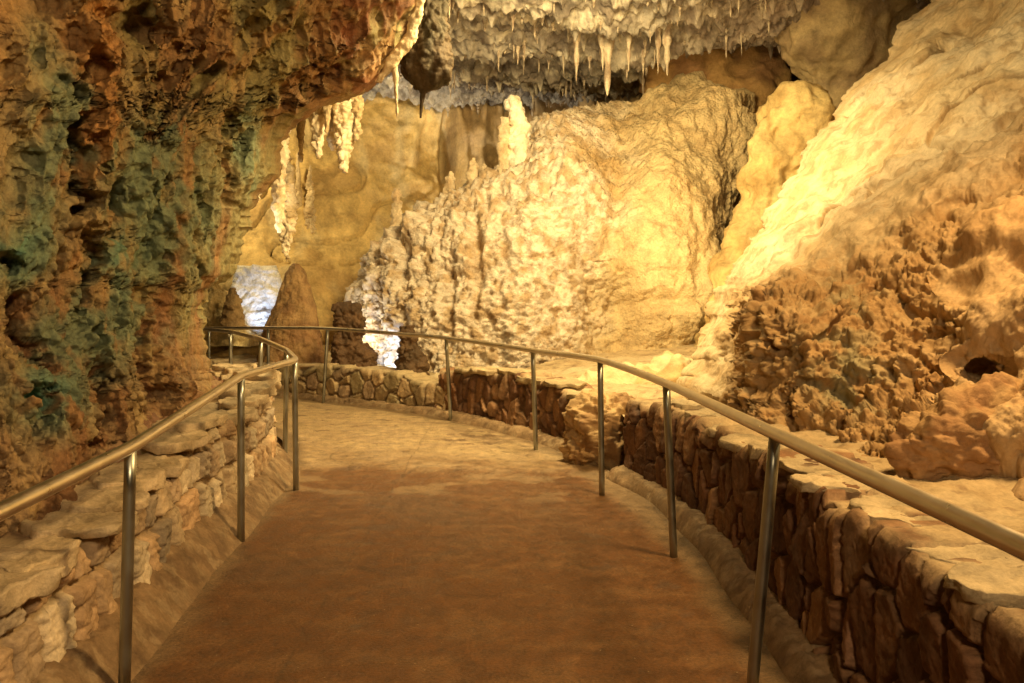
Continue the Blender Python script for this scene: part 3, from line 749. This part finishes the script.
solid('boulder', 'lit tan rubble rock filling the broken gap in the right wall', 'boulder',
      [(394, 590, 624), (405, 576, 638), (425, 568, 648), (450, 564, 650), (470, 570, 646), (485, 585, 636)], 7.65, .8,
      lambda P, x, y: rock_disp(.10, 3.5, 251, .03)(P, x, y) + .03 * knobs(popcorn(P, 1), .10, 4), tint((.44, .30, .15), (.30, .18, .085), 4, 10), M_slope, 110, 130)
solid('boulder', 'pale lumpy rock lit from below just behind the low wall at the bend', 'boulder',
      [(360, 660, 690), (375, 596, 700), (395, 560, 712), (415, 552, 715), (440, 560, 700)], 9.4, .8,
      rock_disp(.16, 2.0, 261, .03), tint((.60, .48, .28), (.48, .34, .16), 2, 11), M_slope, 80, 140)

# ================================================================ STALAGMITES
def knob_disp(a, seed, k1=.16, k2=.08):
    def d(P, x, y):
        W = popcorn(P, seed % 7)
        return a * (knobs(W, k1, seed) + .6 * knobs(W, k2, seed + 3)) + a * .8 * fbm(P * 2.2, 3, seed + 5)
    return d
solid('stalagmite', 'tall smooth brown cone stalagmite standing behind the rail at the back left', 'stalagmite',
      [(264, 293, 299), (272, 286, 306), (285, 281, 312), (305, 274, 317), (330, 265, 321), (355, 259, 326), (385, 253, 330), (405, 250, 332)], 13.7, .95,
      lambda P, x, y: .07 * fbm(P * C(2, 2, .8), 4, 301) + .05 * smooth(320, 345, y) * knobs(popcorn(P, 2), .12, 9) + .02 * fbm(P * 8, 3, 5),
      tint((.34, .21, .09), (.24, .13, .055), 2, 12), M_form, 110, 100)
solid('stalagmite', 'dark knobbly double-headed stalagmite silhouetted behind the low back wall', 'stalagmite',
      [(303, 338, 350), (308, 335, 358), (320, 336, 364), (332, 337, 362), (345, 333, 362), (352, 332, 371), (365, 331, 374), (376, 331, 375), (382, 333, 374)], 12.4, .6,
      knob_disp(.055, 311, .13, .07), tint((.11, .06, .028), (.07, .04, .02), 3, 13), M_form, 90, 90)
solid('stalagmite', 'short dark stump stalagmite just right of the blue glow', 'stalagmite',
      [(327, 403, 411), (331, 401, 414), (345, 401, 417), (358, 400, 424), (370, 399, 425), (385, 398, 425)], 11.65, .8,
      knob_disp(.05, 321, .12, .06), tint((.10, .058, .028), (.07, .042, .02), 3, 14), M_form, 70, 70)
solid('stalagmite', 'small pointed brown stalagmite by the blue pool behind the left rail', 'stalagmite',
      [(288, 230, 234), (296, 227, 238), (310, 224, 241), (330, 220, 246)], 13.9, .9, knob_disp(.05, 331, .14, .07), tint((.36, .25, .12), (.28, .18, .08), 3, 15), M_form, 50, 50)
solid('stalagmite', 'white knobbly stalagmite standing tallest on the mound\'s left crest', 'stalagmite',
      [(96, 509, 515), (104, 506, 518), (112, 511, 524), (125, 512, 528), (140, 510, 529), (160, 506, 530), (185, 502, 532), (225, 500, 534)], 13.75, .9,
      knob_disp(.07, 341, .16, .08), tint((.84, .77, .62), (.72, .60, .42), 3, 16), M_form, 90, 60)
solid('stalagmite', 'slimmer cream stalagmite beside the tallest white one on the mound', 'stalagmite',
      [(118, 503, 507), (130, 501, 510), (150, 499, 511), (185, 496, 512), (225, 495, 512)], 13.7, .9,
      knob_disp(.05, 351, .14, .07), tint((.66, .54, .36), (.52, .38, .22), 3, 17), M_form, 70, 50)
for (x, y0, y1, w, lab) in [(473, 158, 200, 6, 'small cream stalagmite on the mound, right of a reddish patch'),
                            (484, 163, 205, 5, 'thin pale stalagmite low on the mound crest left of the white pair'),
                            (397, 190, 235, 7, 'stubby grey stalagmite at the mound\'s far left shoulder'),
                            (450, 172, 215, 6, 'squat pale stalagmite midway along the mound\'s left shoulder')]:
    solid('stalagmite', lab, 'stalagmite', [(y0, x - 1, x + 1), (y0 + 6, x - w * .6, x + w * .6), (y1, x - w, x + w), (y1 + 30, x - w, x + w)], 13.9, .9,
          knob_disp(.05, 360 + x, .14, .07), tint((.60, .48, .31), (.46, .33, .19), 3, x), M_form, 60, 40)

# blue-lit pool edge and pale flowstone bank at the back left
solid('flowstone_bank', 'white flowstone bank glowing blue behind the left rail, beside the cone stalagmite', 'flowstone',
      [(266, 238, 276), (270, 234, 282), (285, 232, 284), (306, 230, 286), (312, 222, 296), (335, 205, 300)], 15.0, .5, rock_disp(.10, 1.6, 371, .03), (.74, .72, .68), M_form, 70, 90)
solid('flowstone_bank', 'yellow fringed flowstone bank at the foot of the left cave wall', 'flowstone',
      [(284, 205, 222), (292, 200, 232), (310, 194, 240), (345, 185, 262)], 14.6, .5, lambda P, x, y: rock_disp(.10, 1.6, 381, .03)(P, x, y) + .08 * (ridged(P * C(5, 5, 1), 2, 3) - .5),
      tint((.66, .54, .28), (.52, .38, .17), 2, 3), M_form, 70, 90)

# ================================================================ STALACTITES
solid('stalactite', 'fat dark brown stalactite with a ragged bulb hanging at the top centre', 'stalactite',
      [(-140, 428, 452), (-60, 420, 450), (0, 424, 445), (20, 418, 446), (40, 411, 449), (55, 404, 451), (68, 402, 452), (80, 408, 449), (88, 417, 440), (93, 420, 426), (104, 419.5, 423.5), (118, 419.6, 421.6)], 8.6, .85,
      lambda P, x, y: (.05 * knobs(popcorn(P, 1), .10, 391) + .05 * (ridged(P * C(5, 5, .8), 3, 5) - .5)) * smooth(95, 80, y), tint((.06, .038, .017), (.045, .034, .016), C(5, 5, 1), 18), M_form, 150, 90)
solid('drapery', 'pale thin drapery ribbon slanting down left of the fat dark stalactite', 'drapery',
      [(-60, 420, 432), (0, 414, 424), (15, 411, 422), (30, 407, 418), (45, 398, 412), (55, 391, 404), (65, 385, 396), (74, 380, 388), (82, 377, 380)], 8.3, .7,
      lambda P, x, y: .02 * knobs(popcorn(P, 1), .06, 395) + .02 * fbm(P * 6, 3, 5), tint((.62, .52, .34), (.50, .38, .22), 4, 19), M_form, 110, 40)
solid('stalactite', 'thin cream soda straw hanging below the pale drapery ribbon', 'stalactite',
      [(52, 391, 398), (66, 392.5, 398), (90, 394, 398), (110, 395.5, 398), (122, 396.6, 397.6)], 8.3, 1, lambda P, x, y: .012 * fbm(P * 8, 3, 6), (.60, .50, .32), M_form, 60, 24)
for (x, y0, y1, w, lab, D) in [
        (279, 118, 232, 8, 'long glittering white stalactite against the edge of the left wall', 11.2),
        (287, 196, 262, 9, 'frosted white coral column hanging above the blue glow', 12.4),
        (345, 92, 172, 13, 'thick sparkling white stalactite cluster under the dark red overhang', 11.5),
        (318, 108, 158, 9, 'short bright white stalactite left of the sparkling cluster', 11.3),
        (333, 100, 150, 6, 'slender white stalactite tucked beside the sparkling cluster', 11.8),
        (256, 186, 206, 7, 'stubby white frosted drip under the left overhang', 11.0),
        (301, 112, 162, 4, 'thin white straw between the long glittering one and the short bright one', 11.6),
        (357, 96, 140, 5, 'narrow white stalactite on the right edge of the sparkling cluster', 11.4),
        (327, 104, 134, 4, 'shortest white drip of the cluster under the red overhang', 11.1),
        (310, 210, 268, 5, 'slim tan stalactite before the golden back wall, right of the frosted column', 14.0),
        (298, 196, 270, 4, 'slim cream stalactite close beside the frosted white column', 13.4)]:
    w2 = w
    top_rows = [(-40, x - w2, x + w2)] if y0 < 130 else [(120, x - 5, x - 2), (150, x - 5, x)] if x == 287 else [(y0 - 22, x - .5, x + .5)]
    if x in (310, 298): D = float(B_tps(x, y0)) - .15; top_rows = [(y0 - 45, x - .4, x + .4), (y0 - 20, x - 2, x + 2)]
    solid('stalactite', lab, 'stalactite', top_rows + [(y0, x - w2, x + w2), (lerp(y0, y1, .3), x - w2 * .8, x + w2 * .85), (lerp(y0, y1, .65), x - w2 * .55, x + w2 * .5), (y1 - 3, x - 1.6, x + 1.6), (y1, x - .5, x + .5)],
          D, .9, knob_disp(.045 if w > 4 else .02, 400 + x, .085, .05), tint((.82, .70, .50), (.60, .46, .26), 5, x) if w > 5 else tint((.58, .45, .26), (.46, .33, .17), 4, x), M_form, 150, 48)

def stal_mesh(k):
    """one hanging stalactite, unit length, origin at the root"""
    rg = np.random.default_rng(900 + k)
    n, m = 26, 12; tt = np.linspace(0, 1, n); th = np.linspace(0, 2 * np.pi, m, endpoint=False)
    r = .5 * (1 - tt) ** rg.uniform(.5, 1.0) + .06 * (1 - tt); r[-1] = .004
    r = r * (1 + .25 * np.sin(tt * rg.uniform(9, 20) + k))
    bx = .12 * np.sin(tt * 2 + k) * tt
    V = np.stack([r[:, None] * np.cos(th)[None] + bx[:, None], r[:, None] * np.sin(th)[None], -tt[:, None] + 0 * th[None]], -1)
    V = V + .09 * np.stack([perlin(V * C(4, 4, 5) + k, 1), perlin(V * C(4, 4, 5) + k, 2), 0 * V[..., 0]], -1) * (1 - tt)[:, None, None]
    V[..., 2] = np.where(tt[:, None] == 0, .25, V[..., 2])
    c = mixc(np.broadcast_to(C(.52, .44, .32), V.shape).copy(), C(.30, .22, .15), smooth(-.2, .4, fbm(V * 2 + k, 3, 3)))
    return V, c
protos = []
for k in range(8):
    V, c = stal_mesh(k)
    o = np_mesh('stalactite', V, grid_quads(26, 12, True), M_form, color=c); protos.append(o)
big = [(608, 48, 96, 5.5, 'pale forked stalactite reaching lowest toward the top of the mound'),
       (658, 38, 74, 3.5, 'thin white stalactite, left one of the close pair above the mound peak'),
       (667, 36, 76, 4.5, 'thicker white stalactite, right one of the close pair above the mound peak'),
       (629, 48, 72, 3, 'short white straw between the forked stalactite and the close pair'),
       (576, 58, 82, 4, 'grey stub stalactite left of the forked stalactite'),
       (513, -10, 32, 6, 'long brown stalactite at the top edge right of the fat dark one'),
       (602, 46, 72, 4, 'shorter prong hanging against the left of the forked stalactite')]
used = set()
def put(i, x, y, z, L, w, label, group=None):
    if i in used: o = protos[i].copy(); COL.objects.link(o)
    else: o = protos[i]; used.add(i)
    o.location = (x, y, z); o.scale = (w, w, L); o.rotation_euler = (0, 0, random.uniform(0, 6.28))
    tag(o, label, 'stalactite', group)
    if 'group' in o and not group: del o['group']
for k, (x, y0, y1, w, lab) in enumerate(big):
    D = 13.2 if y0 > 0 else 12.5
    p = at(x, y0, D); L = (y1 - y0) * D / F
    zc = ceil_at(p[0], p[1])
    put(k % 8, p[0], p[1], max(zc, p[2]), L + max(0, zc - p[2]), w * 2 * D / F, lab)
cnt = 0
while cnt < 275:
    py = random.uniform(-12, 104); px = random.uniform(395, 775)
    Y = F * (6.0 - CAMZ) / (HY - py)
    if Y > 18.2: continue
    x = (px - CX) * Y / F
    if px > 690 and py > 40: continue
    zc = ceil_at(x, Y)
    Lp = random.choice([5, 7, 8, 10, 12, 16, 22]) * random.uniform(.7, 1.2)
    put(random.randrange(8), x, Y, zc + .03, Lp * Y / F, random.uniform(1.8, 4.6) * Y / F, 'small stalactite among the hundreds fringing the pale far ceiling', 'small stalactites fringing the far ceiling')
    cnt += 1

# ================================================================== HANDRAILS
def handrail(label, rail_pts, posts, win, r=.026):
    base = posts[len(posts) // 2]
    off = np.array([base[0][0], base[0][1], 0.0])
    root = empty('handrail', off)
    q = np.array(rail_pts, float)
    l = np.r_[0, np.cumsum(np.linalg.norm(np.diff(q, axis=0), axis=1))]
    t = np.arange(0, l[-1], .02)
    p = np.stack([np.interp(t, l, q[:, k]) for k in range(3)], -1)
    for _ in range(2):
        pad = np.vstack([np.repeat(p[:1], win, 0), p, np.repeat(p[-1:], win, 0)])
        cs = np.cumsum(np.vstack([np.zeros((1, 3)), pad]), 0); k = 2 * win + 1
        p = (cs[k:] - cs[:-k]) / k
    tube('rail', p[::2] - off, r, M_rail, root, seg=24)
    for b, t_ in posts:
        b, t_ = np.array(b, float), np.array(t_, float)
        near = p[np.argmin(np.linalg.norm(p[:, :2] - t_[None, :2], axis=1))]
        t_ = np.array([near[0], near[1], near[2] - r * .5])
        q = np.linspace(b - [0, 0, .03], t_, 8)
        tube('post', q - off, .0235, M_post, root, seg=20)
    return tag(root, label, 'handrail')
def P_(px, py, Y): return tuple(at(px, py, Y))
def post(pxb, Yb, pxt, pyt):
    b = at(pxb, 0, Yb); t_ = at(pxt, pyt, Yb)
    return ((b[0], b[1], 0.0), tuple(t_))
right_posts = [((1.06, 1.2, 0), (1.10, 1.2, 1.07)), post(750, 3.14, 775, 434), post(674, 4.9, 669, 384), post(602, 6.4, 602, 359), post(536, 8.15, 536, 351), post(451, 10.1, 450, 338), post(323, 11.75, 327, 328),
               post(268, 12.9, 269, 328), post(209, 13.9, 209, 328)]
rp = [(1.12, -1, 1.07), (1.12, .6, 1.07)] + [t_ for b, t_ in right_posts]
rp.append(P_(150, 327, 15))
handrail('long curving steel handrail along the right of the path and round the bend', rp, right_posts, 22)
left_posts = [((-1.42, 1.1, 0), (-1.32, 1.1, 1.0)), post(124, 3.22, 130, 448), post(241, 5.2, 241, 376), post(296, 6.56, 296, 360), post(285, 7.6, 287, 350.5), post(259, 8.9, 261, 339), post(231, 10.8, 231, 331.5)]
lp = [(-1.24, -1, 1.0)] + [t_ for b, t_ in left_posts[:3]]
lp = lp + [t_ for b, t_ in left_posts[3:]] + [P_(196, 328.5, 12.0)]
handrail('steel handrail on posts along the left side, bending sharply away behind the cave wall', lp, left_posts, 4)

# ===================================================================== LIGHTS
def aim(o, tgt):
    from mathutils import Vector
    o.rotation_euler = (Vector(tgt) - o.location).to_track_quat('-Z', 'Y').to_euler()
def spot(name, loc, tgt, W_, col, ang=100, size=.12, blend=.7):
    l = bpy.data.lights.new(name, 'SPOT'); l.energy = W_; l.color = col; l.spot_size = math.radians(ang); l.spot_blend = blend; l.shadow_soft_size = size
    o = link(bpy.data.objects.new(name, l)); o.location = loc; aim(o, tgt); return o
def area(name, loc, tgt, W_, col, size):
    l = bpy.data.lights.new(name, 'AREA'); l.energy = W_; l.color = col; l.shape = 'DISK'; l.size = size
    o = link(bpy.data.objects.new(name, l)); o.location = loc; aim(o, tgt); return o
WARM = (1.0, .75, .345); AMBER = (1.0, .64, .25); CREAM = (1.0, .86, .60); COOL = (.62, .75, 1.0)
# key flood on the roof above the bend, out of the picture: mound, slope crest, far path
spot('flood_lamp', (.8, 8.2, 5.4), (.3, 11.8, 1.4), 2300, WARM, 165, .7)
# smaller floods tucked behind the right retaining wall
spot('flood_lamp', (1.0, 7.7, .95), at(620, 90, 13), 500, WARM, 78, .12, 1.0)
spot('flood_lamp', (.3, 10.5, .9), at(830, 30, 13.5), 200, WARM, 66, .12, 1.0)
spot('flood_lamp', (2.75, 11.2, 1.15), at(700, 120, 14), 95, WARM, 110)
spot('flood_lamp', (-2.8, 12.95, .6), (-1.9, 13.6, 1.7), 70, CREAM, 110)
spot('flood_lamp', (1.5, 6.3, 5.3), at(960, 70, 8.5), 440, WARM, 80, .4)  # unseen second roof spot, added to brighten the upper slope
# soft flood high on the right slope, over the ledge
area('flood_lamp', (2.7, 3.6, 4.4), (.2, 4.6, .5), 270, AMBER, .8)
# back chamber
spot('flood_lamp', (-7.2, 15.0, 4.8), at(380, 180, 17), 600, WARM, 130)
spot('flood_lamp', (-2.4, 14.6, .8), at(350, 190, 17.2), 1500, WARM, 130)
spot('flood_lamp', (-4.6, 10.6, 1.6), at(310, 120, 11.4), 600, CREAM, 60)
spot('flood_lamp', (-1.9, 15.6, 1.0), at(540, 50, 14), 1600, (1.0, .87, .64), 130)
# small cool lamps by the pool
spot('pool_lamp', (-4.5, 14.15, .85), at(258, 288, 15), 48, COOL, 60)
spot('pool_lamp', (-1.93, 12.35, .5), at(388, 340, 13.3), 60, COOL, 90)
# unseen fill lamp added behind the viewer for soft frontal light
area('viewer_fill', (1.0, -1.6, 3.6), (-2.4, 5, 1.9), 175, (1.0, .70, .37), .8)

w = bpy.data.worlds.new('World'); scene.world = w; w.use_nodes = True
bg = w.node_tree.nodes['Background']; bg.inputs[0].default_value = (1.0, .62, .33, 1); bg.inputs[1].default_value = .018

# ===================================================================== CAMERA
cam = bpy.data.cameras.new('camera'); cam.sensor_width = 36; cam.lens = 36 * F / 1024; cam.shift_y = -(341.5 - HY) / 1024
cam.clip_start = .05; cam.clip_end = 200
co = link(bpy.data.objects.new('camera', cam)); co.location = (0, 0, CAMZ); co.rotation_euler = (math.pi / 2, 0, 0)
scene.camera = co
scene.view_settings.view_transform = 'Standard'; scene.view_settings.look = 'None'; scene.view_settings.exposure = 0; scene.view_settings.gamma = 1
scene.render.engine = 'CYCLES'
scene.cycles.use_denoising = True
scene.cycles.max_bounces = 5; scene.cycles.diffuse_bounces = 4
